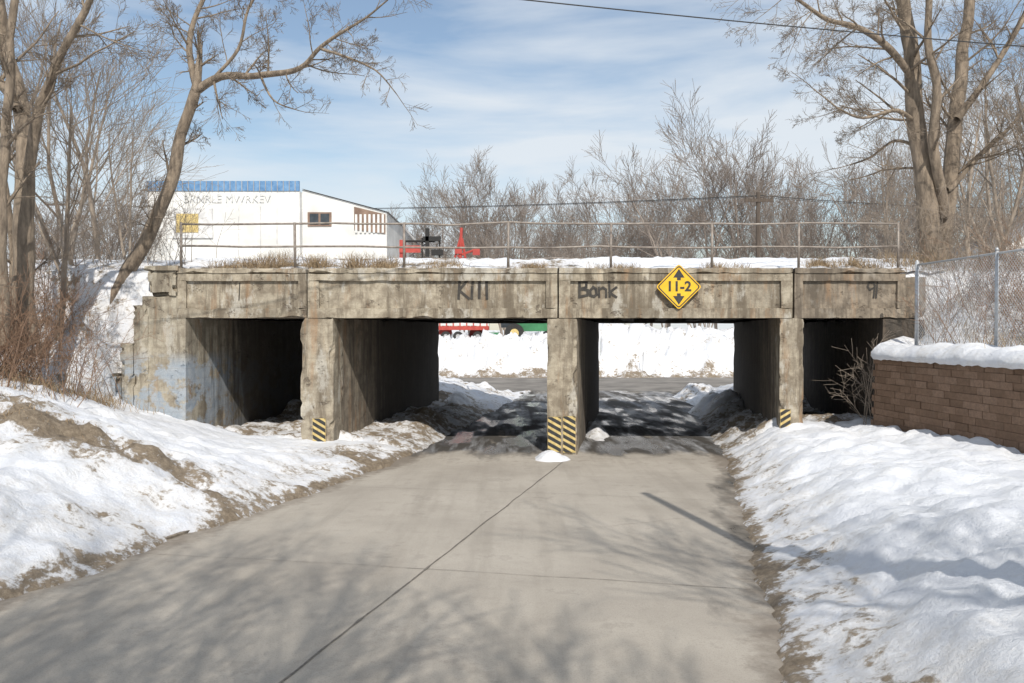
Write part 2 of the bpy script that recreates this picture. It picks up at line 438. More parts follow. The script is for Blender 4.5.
rbox('deck_slab',-9.4,10.6,Y0+.552,YB-.502,zb+.25,4.5,M_shade,BR,seg=.6,skew=SK)
for i,x in enumerate([-7.6,-6.4,-3.6,-2.4,-1.2,0,2.9,4.1,5.3,6.3,8.6]):
    rbox(f'deck_beam_{i}',x-.2,x+.2,Y0+.554,YB-.504,zb+.02,zb+.248,M_shade,BR,seg=.6,skew=SK)
def pier(nm,x0,x1,z0):
    rbox(nm+'_nose',x0,x1,Y0+.02,Y0+.7,z0,zb-.004,M_con,BR,seg=.11,skew=SK,chip=.18)
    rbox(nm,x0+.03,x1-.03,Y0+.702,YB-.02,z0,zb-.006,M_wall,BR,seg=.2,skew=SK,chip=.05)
pier('pier_side_a',-5.56,-4.70,-.3)
pier('pier_centre',.92,1.71,-.3)
pier('pier_side_b',7.03,7.66,-.3)
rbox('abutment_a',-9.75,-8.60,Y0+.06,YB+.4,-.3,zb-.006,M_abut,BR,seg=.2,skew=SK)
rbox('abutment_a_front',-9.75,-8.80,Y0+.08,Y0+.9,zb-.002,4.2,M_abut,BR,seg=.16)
rbox('abutment_b',9.75,10.9,Y0+.08,YB+.4,-.3,zb-.006,M_shade,BR,seg=.2,skew=SK)
rbox('abutment_b_cap',10.36,10.9,Y0+.1,Y0+1.0,zb,4.7,M_con2,BR,seg=.16)
for i,(x0,x1,z) in enumerate([(-9.55,-8.82,4.86),(-9.95,-9.57,3.95),(-10.3,-9.97,2.95),(-10.65,-10.32,2.15)]):
    z0=4.203 if i==0 else -.2
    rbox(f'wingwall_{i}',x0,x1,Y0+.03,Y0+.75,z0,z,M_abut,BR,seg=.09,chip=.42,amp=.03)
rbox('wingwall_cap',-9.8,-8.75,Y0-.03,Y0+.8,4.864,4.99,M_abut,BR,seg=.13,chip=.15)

RL=empty('bridge_railing')
def railing(yv,skew,par,tag):
    mb=MB(); X=lambda x: x+skew*(yv-Y0)
    posts=[-8.77,-5.75,-2.86,-.1,2.62,5.30,7.6,10.24]
    for i,p in enumerate(posts):
        ln=.06*noise.noise(Vector((p*1.7,1,1)))
        mb.tube([(X(p),yv,4.9),(X(p)+ln,yv,6.15)],.036,8)
        mb.box(X(p)-.09,X(p)+.09,yv-.07,yv+.07,4.92,4.95)
    for z in (6.12,5.5):
        mb.tube([(X(lerp(posts[0],posts[-1],i/24)),yv+.004,z+.06*noise.noise(Vector((i*.5,z,0)))) for i in range(25)],.027,8)
    mb.obj('railing_'+tag,M_rail,True,par)
railing(Y0+.25,0,RL,'front'); railing(YB-.25,SK,RL,'rear')

# clearance sign
SG=empty('clearance_sign'); sx,sy,sz=4.36,Y0-.075,4.43; hd=.60
def diamond(h,r=.07,n=6):
    pts=[]
    s=h/math.sqrt(2)
    for cx,cy,a0 in ((s-r,s-r,0),(-s+r,s-r,90),(-s+r,-s+r,180),(s-r,-s+r,270)):
        for i in range(n+1):
            a=R(a0+90*i/n); x=cx+r*math.cos(a); y=cy+r*math.sin(a)
            pts.append(((x-y)/math.sqrt(2),(x+y)/math.sqrt(2)))
    return pts
def plate(name,pts,y,mat,par,th=0):
    mb=MB(); mb.poly([(sx+a,y,sz+b) for a,b in pts])
    if th:
        n=len(pts)
        mb.poly([(sx+a,y+th,sz+b) for a,b in reversed(pts)])
        for i in range(n):
            a=pts[i];b=pts[(i+1)%n]; mb.poly([(sx+a[0],y+th,sz+a[1]),(sx+b[0],y+th,sz+b[1]),(sx+b[0],y,sz+b[1]),(sx+a[0],y,sz+a[1])])
    return mb.obj(name,mat,False,par)
plate('panel',diamond(hd),sy,M_yel,SG,.02)
outer=diamond(hd-.035,.06); inner=diamond(hd-.075,.05)
mb=MB(); n=len(outer)
for i in range(n):
    j=(i+1)%n
    mb.poly([(sx+outer[i][0],sy-.003,sz+outer[i][1]),(sx+outer[j][0],sy-.003,sz+outer[j][1]),(sx+inner[j][0],sy-.003,sz+inner[j][1]),(sx+inner[i][0],sy-.003,sz+inner[i][1])])
mb.obj('border',M_black,False,SG)
for s in (1,-1):
    plate('arrow',[(-.15,s*.24),(.15,s*.24),(0,s*.47)] if s>0 else [(.15,-.24),(-.15,-.24),(0,-.47)],sy-.003,M_black,SG)
    plate('arrow_stem',[(-.05,.17),(.05,.17),(.05,.238),(-.05,.238)] if s>0 else [(-.05,-.238),(.05,-.238),(.05,-.17),(-.05,-.17)],sy-.003,M_black,SG)
def text(body,size,loc,mat,par,name,off=0,rot=(R(90),0,0)):
    c=bpy.data.curves.new(name,'FONT'); c.body=body; c.size=size; c.align_x='CENTER'; c.align_y='CENTER'; c.offset=off
    o=bpy.data.objects.new(name+'_tmp',c); COL.objects.link(o)
    bpy.context.view_layer.update()
    me=bpy.data.meshes.new_from_object(o.evaluated_get(bpy.context.evaluated_depsgraph_get()))
    bpy.data.objects.remove(o); me.materials.clear(); me.materials.append(mat)
    q=bpy.data.objects.new(name,me); q.location=loc; q.rotation_euler=rot; COL.objects.link(q); q.parent=par
    return q
text('11-2',.36,(sx,sy-.004,sz),M_black,SG,'numerals',off=.012)
mb=MB()
for dz in (.3,-.3): mb.tube([(sx,sy+.02,sz+dz),(sx,Y0+.1,sz+dz)],.015,6)
mb.obj('bracket',M_galv,False,SG)

def clipz(poly,z0,z1):
    for zc,sg in ((z0,1),(z1,-1)):
        out=[]
        for i in range(len(poly)):
            a=poly[i];b=poly[(i+1)%len(poly)]; ia=(a[1]-zc)*sg>=0; ib=(b[1]-zc)*sg>=0
            if ia: out.append(a)
            if ia!=ib:
                t=(zc-a[1])/(b[1]-a[1]); out.append((lerp(a[0],b[0],t),zc))
        poly=out
        if len(poly)<3: return []
    return poly
def marker(x0,x1,z0,z1,y,sl):
    e=empty('hazard_marker'); mb=MB(); mb.box(x0,x1,y,y+.012,z0,z1); mb.obj('plate',M_yel2,False,e)
    mb=MB(); w=x1-x0; h=.10; z=z0-w*2
    while z<z1+w*2:
        p=clipz([(x0+.004,z),(x1-.004,z+sl*w),(x1-.004,z+sl*w+h),(x0+.004,z+h)],z0+.004,z1-.004)
        if p: mb.poly([(a,y-.003,b) for a,b in p])
        z+=h*1.75
    mb.obj('stripes',M_black,False,e)
marker(.94,1.29,.10,1.02,Y0-.012,-.55); marker(1.34,1.67,.08,1.04,Y0-.012,-.55)
marker(-5.24,-4.90,.26,.98,Y0-.012,-.6)
marker(7.05,7.32,.7,1.22,Y0-.012,.6)

GR=empty('graffiti')
def stroke(mb,pts,w,y):
    for a,b in zip(pts[:-1],pts[1:]):
        dx,dz=b[0]-a[0],b[1]-a[1]; l=math.hypot(dx,dz) or 1; ux,uz=dx/l*w*.4,dz/l*w*.4; nx_,nz_=-dz/l*w/2,dx/l*w/2
        mb.poly([(a[0]-ux-nx_,y,a[1]-uz-nz_),(b[0]+ux-nx_,y,b[1]+uz-nz_),(b[0]+ux+nx_,y,b[1]+uz+nz_),(a[0]-ux+nx_,y,a[1]-uz+nz_)])
        y-=.0006
G={'K':[[(0,0),(.03,1)],[(.5,1),(.05,.45),(.6,0)]],'i':[[(0,0),(0,.62)],[(0,.84),(.03,.92)]],'l':[[(0,0),(.02,1)]],
'B':[[(0,0),(0,1)],[(0,1),(.42,.9),(.4,.62),(0,.52),(.5,.42),(.52,.12),(0,0)]],
'o':[[(.2,.6),(.02,.4),(.05,.1),(.25,0),(.45,.15),(.42,.5),(.2,.6)]],'n':[[(0,0),(0,.6)],[(0,.45),(.25,.6),(.42,.45),(.45,0)]],
'k':[[(0,0),(0,1)],[(.4,.62),(.03,.3),(.45,0)]],'9':[[(.45,.62),(.2,.5),(.02,.7),(.15,.95),(.4,.97),(.48,.75),(.40,0)]],'1':[[(0,0),(.08,1)]]}
def word(s,x,z,h,y,adv=.62,w=.05):
    mb=MB()
    for ch in s:
        if ch!=' ':
            for st in G[ch]: stroke(mb,[(x+a*h+random.uniform(-.015,.015),z+b*h+random.uniform(-.012,.012)) for a,b in st],w*random.uniform(.8,1.2),y-random.random()*.001)
        x+=h*(adv if ch not in 'il1' else .42)
    mb.obj('lettering',M_spray,False,GR)
word('Kill',-1.40,4.14,.46,Y0+.075,w=.07,adv=.76)
word('Bonk',1.78,4.17,.42,Y0+.075,w=.06)
word('91',9.35,4.15,.42,Y0+.105,w=.05)
word('1',-7.2,4.1,.45,Y0+.125,w=.03)

# ------------------------------------------------ retaining wall
RW=empty('block_retaining_wall')
V=[];Fc=[];RN=[]
rng=random.Random(3)
path=[]
y=3.0
while y<20.3: path.append(Vector((wallX(y),y,0))); y+=.42
path.append(Vector((8.95,20.3,0)))
p=Vector((8.95,20.3,0)); q=Vector((9.68,21.47,0)); k=3
for i in range(1,k+1): path.append(p.lerp(q,i/k))
for c in range(14):
    z0=.45+c*.155; z1=z0+.15; off=.018*c*.3
    for a,b in zip(path[:-1],path[1:]):
        d=(b-a); sh=(.5 if c%2 else 0); A=a+d*sh; B=b+d*sh
        if B.y>21.47: B=Vector((9.68,21.47,0))
        if (B-A).length<.08: continue
        d=(B-A).normalized(); nn=Vector((-d.y,d.x,0))
        A=A+d*.005;B=B-d*.005; j=rng.uniform(-.010,.014)
        o=nn*(j-off); bk=-nn*.42
        base=len(V)
        for z in (z0,z1):
            for P in (A+o,B+o,B+bk,A+bk): V.append((P.x,P.y,z))
        for f in ((0,3,2,1),(4,5,6,7),(0,1,5,4),(1,2,6,5),(2,3,7,6),(3,0,4,7)): Fc.append(tuple(base+i for i in f))
        r=rng.random(); RN+= [r]*8
mkobj('wall_blocks',V,Fc,M_block,False,RW,attrs={'rnd':RN})
V=[];D=[]
prof=[(-.02,-.02),(-.07,.04),(-.06,.12),(.02,.20),(.12,.26),(.3,.30),(.55,.32),(.9,.28),(1.4,.1)]
pp=[]
for a,b in zip(path[:-1],path[1:]):
    for i in range(5): pp.append(a.lerp(b,i/5))
pp.append(path[-1])
for i,a in enumerate(pp):
    hh=fbm(a.y*.5,3,1)
    for (u,w) in prof:
        nn=noise.noise(Vector((a.y*1.3,u*2,1)))
        V.append((a.x+u+.06*nn+.05*hh,a.y,2.60+w*(1.15+.3*nn+.6*hh)+(.04*noise.noise(Vector((a.y*5,u*5,0)))))); D.append(.12)
n=len(prof)
mkobj('snow_cap',V,[(j*n+i,(j+1)*n+i,(j+1)*n+i+1,j*n+i+1) for j in range(len(pp)-1) for i in range(n-1)],M_ground,True,RW,attrs={'dirt':D})

FE=empty('chain_link_fence')
fl=lambda y: tab([2,16.3,20.2],[11.0,10.15,9.95],y)
mb=MB()
for i,y in enumerate([20.15,17.1,14.0,10.9,7.8,4.7]):
    mb.tube([(fl(y),y,2.5),(fl(y),y,4.98)],.038 if i else .05,8)
    mb.tube([(fl(y),y,4.96),(fl(y),y,5.02)],[.05,.02],8)
mb.tube([(fl(y),y,4.9) for y in (20.15,17.1,14.0,10.9,7.8,4.7)],.024,8)
mb.obj('fence_frame',M_galv,True,FE)
mb=MB(); H=1.98; st=.085
y=4.7-H
while y<20.15:
    for s in (1,-1):
        a=(y,0) if s>0 else (y+H,0); b=(y+H,H) if s>0 else (y,H)
        (ya,za),(yb,zb2)=a,b
        lo,hi=4.7,20.15
        def cp(t): return (lerp(ya,yb,t),lerp(za,zb2,t))
        ta=(lo-ya)/(yb-ya); tb=(hi-ya)/(yb-ya); t0=max(0,min(ta,tb)); t1=min(1,max(ta,tb))
        if t1>t0:
            A=cp(t0);B=cp(t1)
            mb.tube([(fl(A[0])+.004*s,A[0],2.92+A[1]),(fl((A[0]+B[0])/2)+.004*s,(A[0]+B[0])/2,2.92+(A[1]+B[1])/2),(fl(B[0])+.004*s,B[0],2.92+B[1])],.0042,3)
    y+=st
mb.obj('fence_mesh',M_galv,False,FE)

# ------------------------------------------------ trees
def crv(pts,k=5):
    out=[]
    P=[pts[0]]+list(pts)+[pts[-1]]
    for i in range(1,len(P)-2):
        p0,p1,p2,p3=P[i-1],P[i],P[i+1],P[i+2]
        for j in range(k):
            t=j/k; out.append(.5*((2*p1)+(p2-p0)*t+(2*p0-5*p1+4*p2-p3)*t*t+(3*p1-p0-3*p2+p3)*t**3))
    out.append(P[-2]); return out
def grow(mb,p,d,Ln,r,depth,rng,up=.06,kids=6,rmin=.0045,crook=.2,spread=(28,58)):
    n=max(3,min(9,int(Ln/.28)+2)); pts=[p]; rad=[r]; d=d.normalized(); ds=[d]
    for i in range(1,n+1):
        d=(d+Vector((rng.gauss(0,crook),rng.gauss(0,crook),rng.gauss(0,crook)))*.6+Vector((0,0,up))).normalized()
        pts.append(pts[-1]+d*(Ln/n)); rad.append(max(rmin,r*(1-.72*i/n))); ds.append(d)
    mb.tube(pts,rad,6 if r>.05 else (4 if r>.015 else 3),cap=False)
    if depth<=0: return
    nk=max(2,int(kids*(.75+.5*rng.random())))
    for c in range(nk):
        f=.22+.78*(c+rng.random()*.8)/nk; f=min(f,.99); i=min(n-1,int(f*n)); q=pts[i].lerp(pts[i+1],f*n-i)
        dd=ds[i]; ax=dd.orthogonal().normalized(); ax.rotate(Matrix.Rotation(rng.random()*6.283,3,dd))
        a=R(rng.uniform(*spread)); nd=(dd*math.cos(a)+ax*math.sin(a))
        grow(mb,q,nd,Ln*rng.uniform(.38,.68)*(1.1-.45*f),max(rmin,rad[i]*rng.uniform(.36,.55)),depth-1,rng,up,kids,rmin,crook,spread)
def limb(mb,pts,r0,r1,rng,nside=10,depth=3,cl_=(1.2,2.6),kids=6,start=.25,up=.02,side=9,bias=None,crook=.13):
    c=crv([Vector(p) for p in pts],5); n=len(c)
    c=[p+noise.noise_vector(p*.9)*.07*(1 if i else 0) for i,p in enumerate(c)]
    rad=[lerp(r0,r1,(i/(n-1))**.8)*(1+.12*noise.noise(p*2)) for i,p in enumerate(c)]
    mb.tube(c,rad,side,cap=False)
    for k in range(nside):
        f=start+(1-start)*(k+rng.random())/nside; i=min(n-2,int(f*(n-1))); q=c[i]; d=(c[i+1]-c[i]).normalized()
        ax=d.orthogonal().normalized(); ax.rotate(Matrix.Rotation(rng.random()*6.283,3,d))
        a=R(rng.uniform(35,75)); nd=d*math.cos(a)+ax*math.sin(a)
        if bias: nd=(nd+Vector(bias)).normalized()
        grow(mb,q,nd,rng.uniform(*cl_)*(1.15-.4*f),max(.012,min(.05,rad[i]*.4)),depth,rng,up,kids,.004,crook)
    grow(mb,c[-1],(c[-1]-c[-2]),cl_[1],rad[-1],depth,rng,up,kids,.004,crook)
rng=random.Random(11)
mb=MB(); Y=18.5
limb(mb,[pt(28,345,Y),pt(24,290,Y),pt(26,200,Y),pt(24,130,Y+.2),pt(10,60,Y+.3),pt(2,0,Y),pt(-12,-90,Y)],.27,.12,rng,8,3,start=.45)
limb(mb,[pt(28,175,Y),pt(40,115,Y-.3),pt(62,65,Y-.6),pt(92,0,Y-1),pt(110,-60,Y-1)],.14,.05,rng,8,3)
limb(mb,[pt(20,110,Y),pt(-15,60,Y+.5),pt(-50,0,Y+1)],.13,.05,rng,5,3)
mb.obj('bare_tree',M_bark,True)
mb=MB(); Y=17.3
limb(mb,[pt(4,345,Y),pt(2,250,Y),pt(5,150,Y),pt(14,60,Y),pt(20,-40,Y)],.14,.07,rng,7,3,(.8,1.8))
limb(mb,[pt(12,345,Y+1.5),pt(14,280,Y+1.6),pt(8,190,Y+1.6),pt(-8,100,Y+1.5)],.11,.06,rng,6,3,(.8,1.8))
mb.obj('bare_tree',M_bark,True)
mb=MB(); Y=22.3
limb(mb,[pt(108,315,Y),pt(120,285,Y),pt(145,245,Y),pt(168,195,Y),pt(182,135,Y-.1),pt(196,92,Y-.2)],.23,.14,rng,4,3,(.7,1.6),start=.4)
limb(mb,[pt(196,92,Y-.2),pt(222,78,Y-.4),pt(262,76,Y-.9),pt(300,70,Y-1.2),pt(322,48,Y-1.5),pt(352,28,Y-1.8)],.13,.035,rng,15,3,(.8,1.8),start=.15)
limb(mb,[pt(322,50,Y-1.5),pt(350,58,Y-1.8),pt(376,72,Y-2),pt(398,96,Y-2.1)],.045,.012,rng,9,2,(.4,1.0),5,up=-.02)
limb(mb,[pt(262,76,Y-.9),pt(275,100,Y-1.2),pt(300,112,Y-1.3)],.04,.012,rng,5,2,(.4,.9),5)
limb(mb,[pt(198,90,Y-.2),pt(190,55,Y),pt(198,20,Y+.3),pt(215,-30,Y+.4)],.11,.05,rng,9,3,(.9,1.8))
limb(mb,[pt(215,80,Y-.4),pt(240,50,Y-.4),pt(250,10,Y-.4),pt(280,-30,Y-.5)],.05,.03,rng,9,3,(.8,1.5))
mb.obj('leaning_bare_tree',M_bark,True)
mb=MB(); Y=24.2
limb(mb,[pt(932,275,Y),pt(928,230,Y),pt(922,170,Y),pt(914,110,Y),pt(908,50,Y),pt(900,-10,Y),pt(890,-80,Y)],.36,.16,rng,10,3,(1.3,2.8),start=.35)
limb(mb,[pt(940,275,Y+.3),pt(944,220,Y+.3),pt(950,150,Y+.3),pt(958,80,Y+.5),pt(966,10,Y+.6),pt(975,-70,Y+.6)],.30,.13,rng,11,3,(1.3,2.8),start=.35)
limb(mb,[pt(944,215,Y),pt(934,150,Y-.5),pt(936,90,Y-.8),pt(925,30,Y-.9),pt(930,-30,Y-.9)],.17,.08,rng,8,3)
limb(mb,[pt(914,85,Y),pt(890,52,Y-.6),pt(858,30,Y-1),pt(820,18,Y-1.4),pt(780,-8,Y-1.8)],.13,.04,rng,17,3,(.9,2.2),start=.12,up=-.03)
limb(mb,[pt(918,125,Y),pt(895,112,Y-.4),pt(862,118,Y-.8),pt(835,108,Y-1)],.08,.025,rng,10,3,(.8,1.7))
limb(mb,[pt(920,150,Y),pt(893,142,Y+.4),pt(868,158,Y+.6),pt(848,165,Y+.6)],.06,.02,rng,8,2,(.6,1.4))
limb(mb,[pt(955,120,Y),pt(985,80,Y),pt(1015,30,Y),pt(1040,-20,Y)],.12,.05,rng,12,3,(1,2.2))
limb(mb,[pt(946,190,Y),pt(975,160,Y),pt(1005,130,Y-.4),pt(1040,90,Y-.6)],.09,.03,rng,12,3,(.9,2))
mb.obj('bare_tree',M_bark,True)
def gtree(seed,h,r,mat,rmin=.01,kids=6,depth=4,crook=.10,spread=(18,46)):
    rg=random.Random(seed); mb=MB()
    n=rg.choice([1,2,2,3])
    for k in range(n):
        d=Vector((rg.gauss(0,.10+.1*(n>1)),rg.gauss(0,.10+.1*(n>1)),1))
        grow(mb,Vector((rg.uniform(-.2,.2),rg.uniform(-.2,.2),-.4)),d,h*rg.uniform(.75,.95),r/(n**.4),depth,rg,.03,kids,rmin,crook,spread)
    me_o=mb.obj('tmp',mat,True); me=me_o.data; bpy.data.objects.remove(me_o); return me
med=[gtree(s,8,.11,M_bark2,.005,8,3) for s in (1,2,3)]
far=[gtree(s,14,.18,M_far,.013,9,3) for s in (21,22,23,24,25,26)]
def put(name,me,loc,sc,rz,par=None):
    o=bpy.data.objects.new(name,me); o.location=loc; o.scale=(sc,sc,sc*random.uniform(.92,1.08)); o.rotation_euler=(0,0,rz); COL.objects.link(o)
    if par: o.parent=par
for (u,Y,sc,k) in ((72,24,.95,0),(95,27,.9,1),(128,29,.75,2),(60,30,1.15,0),(52,21,.8,1),(5,26,1.2,1),(975,30,1.0,1),(1000,27,.95,2),(1015,33,1.2,0),(890,33,.75,2),(960,38,1.1,0),(1035,24,.8,1)):
    X=(u-512)*Y/F; put('bare_tree',med[k],(X,Y,gz(X,Y)),sc,random.random()*6)
TL=empty('distant_tree_line')
rg=random.Random(5)
def ft(u,Y,sc): X=(u-512)*Y/F; put('tree',far[rg.randrange(6)],(X,Y,2.5),sc,rg.random()*6,TL)
for u in range(445,790,25): ft(u+rg.uniform(-11,11),rg.uniform(80,100),rg.uniform(.8,1.1)*(1.25 if u>640 else 1.1))
for u in range(430,800,24): ft(u+rg.uniform(-11,11),rg.uniform(105,130),rg.uniform(.85,1.2))
for u in range(800,1100,20): ft(u+rg.uniform(-8,8),rg.uniform(62,90),rg.uniform(.85,1.15))
for u in range(-60,150,34): ft(u+rg.uniform(-9,9),rg.uniform(70,110),rg.uniform(.85,1.15))
for u in range(280,440,24): ft(u+rg.uniform(-9,9),rg.uniform(115,135),rg.uniform(.9,1.2))
for u in range(-200,1250,36): ft(u+rg.uniform(-9,9),rg.uniform(150,200),rg.uniform(.9,1.15))
# trees behind the photographer (cast the shadows on the road)
for i,(x,y,sc) in enumerate(((3.2,-5,1.45),(6.0,-3.0,1.3),(-.5,-7,1.6),(-4.5,-8,1.6),(9,-6,1.5),(-8,-6,1.4),(1.2,-3.5,1.2),(-2,-4.5,1.3),(-5,-4.5,1.2),(-1,-9.5,1.7),(-3.2,-6.2,1.4),(.4,-5.6,1.35),(-3.6,-3.2,1.15),(-1.2,-2.4,1.0),(-6.5,-3.4,1.2))):
    put('bare_tree',med[i%3],(x,y,gz(x,y)),sc,i*1.3)

def brush(name,cx,cy,rx,ry,n,h,mat,rg):
    mb=MB()
    for i in range(n):
        x=cx+rg.gauss(0,rx); y=cy+rg.gauss(0,ry)
        if inner_l(y)-.6<x<inner_r(y)+.6 and y>Y0-.6: continue
        zz=gz(x,y)-.05
        grow(mb,Vector((x,y,zz)),Vector((rg.gauss(0,.35),rg.gauss(0,.35),1)),h*rg.uniform(.5,1.15),.011,2,rg,.03,4,.004,.12)
    return mb.obj(name,mat,True)
rg=random.Random(9)
brush('shrub_thicket',-11.2,17.6,.8,.7,190,1.9,M_twig,rg)
brush('shrub_thicket',-12.6,20.2,1.1,.8,120,2.4,M_twig,rg)
brush('shrub_thicket',-11.6,23.5,1.2,1.0,60,2.0,M_bark2,rg)
brush('shrub_thicket',12.4,22.5,1.3,1.2,130,2.2,M_bark2,rg)
brush('shrub_thicket',12.6,19,1.1,1.5,150,1.9,M_twig,rg)
mb=MB()
for i in range(9): grow(mb,Vector((9.2+rg.uniform(-.2,.2),21.1+rg.uniform(-.2,.1),.8)),Vector((rg.gauss(-.05,.22),rg.gauss(-.1,.15),1)),rg.uniform(1.2,2.1),.012,2,rg,.02,5,.004,.12)
mb.obj('shrub_thicket',M_bark2,True)
def gtuft(name,lst,rg,zf):
    mb=MB()
    for (cx,cy,sx_,sy_,n,h) in lst:
        for i in range(n):
            x=cx+rg.gauss(0,sx_); y=cy+rg.gauss(0,sy_)
            if zf is gz and abs(x-cl(y))<HW+.3: continue
            z=zf(x,y)-.02
            d=Vector((rg.gauss(0,.45),rg.gauss(0,.4),1)).normalized(); l=h*rg.uniform(.4,1.1)
            w=Vector((rg.uniform(-1,1),rg.uniform(-1,1),0)).normalized()*.006
            a=Vector((x,y,z)); b=a+d*l*.6; c=b+(d+Vector((rg.gauss(0,.5),rg.gauss(0,.5),-.3)))*l*.35
            mb.poly([a-w,a+w,b+w*.8,b-w*.8]); mb.poly([b-w*.8,b+w*.8,c])
    mb.obj(name,M_grass)
lst=[]
for cxx,wd,hh in ((-7.6,.5,.5),(-6.5,.35,.75),(-5.3,.3,.6),(-4.0,.5,.7),(-3.4,.2,.5),(-1.8,.4,.35),(.6,.3,.3),(2.9,.5,.32),(5.9,.6,.35),(8.6,.5,.4),(9.6,.3,.5)):
    for i in range(7): lst.append((cxx+rg.uniform(-wd,wd),rg.uniform(22.1,22.9),.14,.12,rg.randint(30,90),hh))
gtuft('dry_grass',lst,rg,crown)
lst=[(rg.gauss(-8.6,1.2),rg.gauss(14.2,.5),.25,.2,40,.12) for _ in range(14)]+[(rg.uniform(-13,-9.5),rg.uniform(16,22),.3,.3,60,.45) for _ in range(40)]+[(rg.uniform(10.6,15),rg.uniform(14,24),.4,.4,80,.6) for _ in range(60)]
gtuft('dry_grass',lst,rg,gz)

def pile(name,cx,cy,rx,ry,h,d,z0=0):
    V=[];D=[];n=56;m=20
    for j in range(m+1):
        rr=j/m
        for i in range(n):
            a=2*math.pi*i/n; x=math.cos(a)*rr; y=math.sin(a)*rr
            X=cx+x*rx*(1+.2*noise.noise(Vector((x*2+cx,y*2,0)))); Yy=cy+y*ry*(1+.15*noise.noise(Vector((x*2+cx,y*2,7))))
            q=1-rr*rr
            z=z0-.05+h*q*q*(1+.3*fbm(X*.9,Yy*.9,3,3))+(.10*fbm(X*2.7,Yy*2.7,1,5))*min(1,q*2)*min(1,h*2)
            V.append((X,Yy,z)); D.append(d+.15*noise.noise(Vector((X,Yy,5))))
    f=[(j*n+i,(j+1)*n+i,(j+1)*n+(i+1)%n,j*n+(i+1)%n) for j in range(m) for i in range(n)]
    mkobj(name,V,f,M_ground,True,attrs={'dirt':D})
pile('snow_pile',1.0,20.85,.66,.7,.28,.12,.02)
pile('snow_pile',2.6,26.0,.55,2.2,.42,.36)
pile('snow_pile',-3.0,28.0,.9,3.2,.6,.34)
pile('snow_pile',-2.3,33.2,1.0,2.4,.8,.28)
pile('snow_pile',7.3,25.5,1.0,3.0,.65,.34)
pile('snow_pile',8.1,31.5,1.2,3.8,1.0,.32)
pile('snow_pile',-3.9,23.0,.9,2.0,.3,.45)
pile('snow_pile',-1.6,42.0,1.4,1.4,.6,.33)
pile('snow_pile',9.2,40.0,1.5,2.0,.8,.33)

# ------------------------------------------------ buildings and yard
B=empty('warehouse_building'); mb=MB()
mb.box(-33.3,-19.4,75,96,2,16.0); mb.box(-33.3,-19.4,74.9,75.1,16.0,16.9,1); mb.box(-33.4,-33.2,74.9,96,16.0,16.9,1)
for i in range(26): mb.box(-33.3+i*.54,-33.24+i*.54,74.85,74.9,16.0,16.9,3)
mb.box(-33.3,-19.4,74.9,75,5,9.6,2)
mb.poly([(-19.4,76,2),(-11.6,76,2),(-11.6,76,14.2),(-19.4,76,16.3)])
mb.poly([(-11.6,76,2),(-11.6,96,2),(-11.6,96,14.2),(-11.6,76,14.2)])
mb.poly([(-19.4,75.8,16.36),(-11.4,75.8,14.22),(-11.4,96,14.22),(-19.4,96,16.36)],3)
mb.poly([(-14.6,75.9,12.6),(-11.7,75.9,12.2),(-11.7,75.9,14.0),(-14.6,75.9,14.7)],2)
for i in range(7): mb.box(-14.5+i*.41,-14.3+i*.41,75.84,75.89,12.3,14.0,0)
mb.box(-18.9,-16.7,75.9,76,12.9,14.2,4)
mb.box(-18.7,-17.9,75.85,75.9,13.05,14.05,5); mb.box(-17.7,-16.9,75.85,75.9,13.05,14.05,5)
mb.obj('walls_and_roof',None,False,B,[M_white,M_blue,M_brown,M_grey,M_brown,M_glass])
mb=MB(); mb.box(-31.0,-27.3,74.85,74.99,11.7,14.4,0); mb.box(-30.6,-28.6,74.8,74.85,12.2,13.9,1); mb.obj('faded_emblem',None,False,B,[M_fade,M_yel2])
text('BRNRLE MWRKEV',1.0,(-26.0,74.86,15.3),M_fade2,B,'faded_lettering')
for i,x in enumerate((-31.6,-25,-23,-21.5)):
    mb=MB(); mb.box(x,x+.05,74.9,74.99,9.6,14.6); mb.obj('siding_seam',M_fade,False,B)
H_=empty('house'); mb=MB()
mb.box(37,46,62,70,3,9.6); mb.poly([(37,62,9.6),(46,62,9.6),(41.5,62,12.6)]); mb.poly([(46,70,9.6),(37,70,9.6),(41.5,70,12.6)])
mb.poly([(36.6,61.6,9.4),(41.5,61.6,12.7),(41.5,70.4,12.7),(36.6,70.4,9.4)],1); mb.poly([(46.4,61.6,9.4),(46.4,70.4,9.4),(41.5,70.4,12.7),(41.5,61.6,12.7)],1)
for x in (38.5,42.5): mb.box(x,x+1.3,61.93,61.99,6.8,8.3,2)
mb.obj('house_body',None,False,H_,[M_white,M_grey,M_glass])
A=empty('grain_auger'); mb=MB()
mb.tube([(-4.6,69,4),(-4.25,69,11.9)],.13,8); mb.tube([(-4.8,69,9.4),(-4.3,69,11.2)],.10,6); mb.tube([(-3.9,69,9.2),(-4.2,69,11.0)],.10,6)
mb.tube([(-4.6,69,9.5),(-2.7,69,10.2)],.10,6); mb.box(-3.3,-2.7,68.8,69.2,9.6,10.1); mb.box(-4.8,-4.2,68.8,69.2,9.7,10.2)
mb.tube([(-5.6,69,2.5),(-4.4,69,9.4)],.08,6); mb.tube([(-3,69,2.5),(-4.2,69,9.4)],.08,6)
for x in (-5.6,-3): mb.tube([(x,68.7,3.1),(x,69.3,3.1)],.55,14)
mb.obj('auger_frame',M_red,False,A)
A=empty('conveyor_tower'); mb=MB()
mb.box(-9.6,-9.1,70,70.6,2.5,11.0,0); mb.box(-9.6,-7.8,69.9,70.0,9.9,10.5,0)
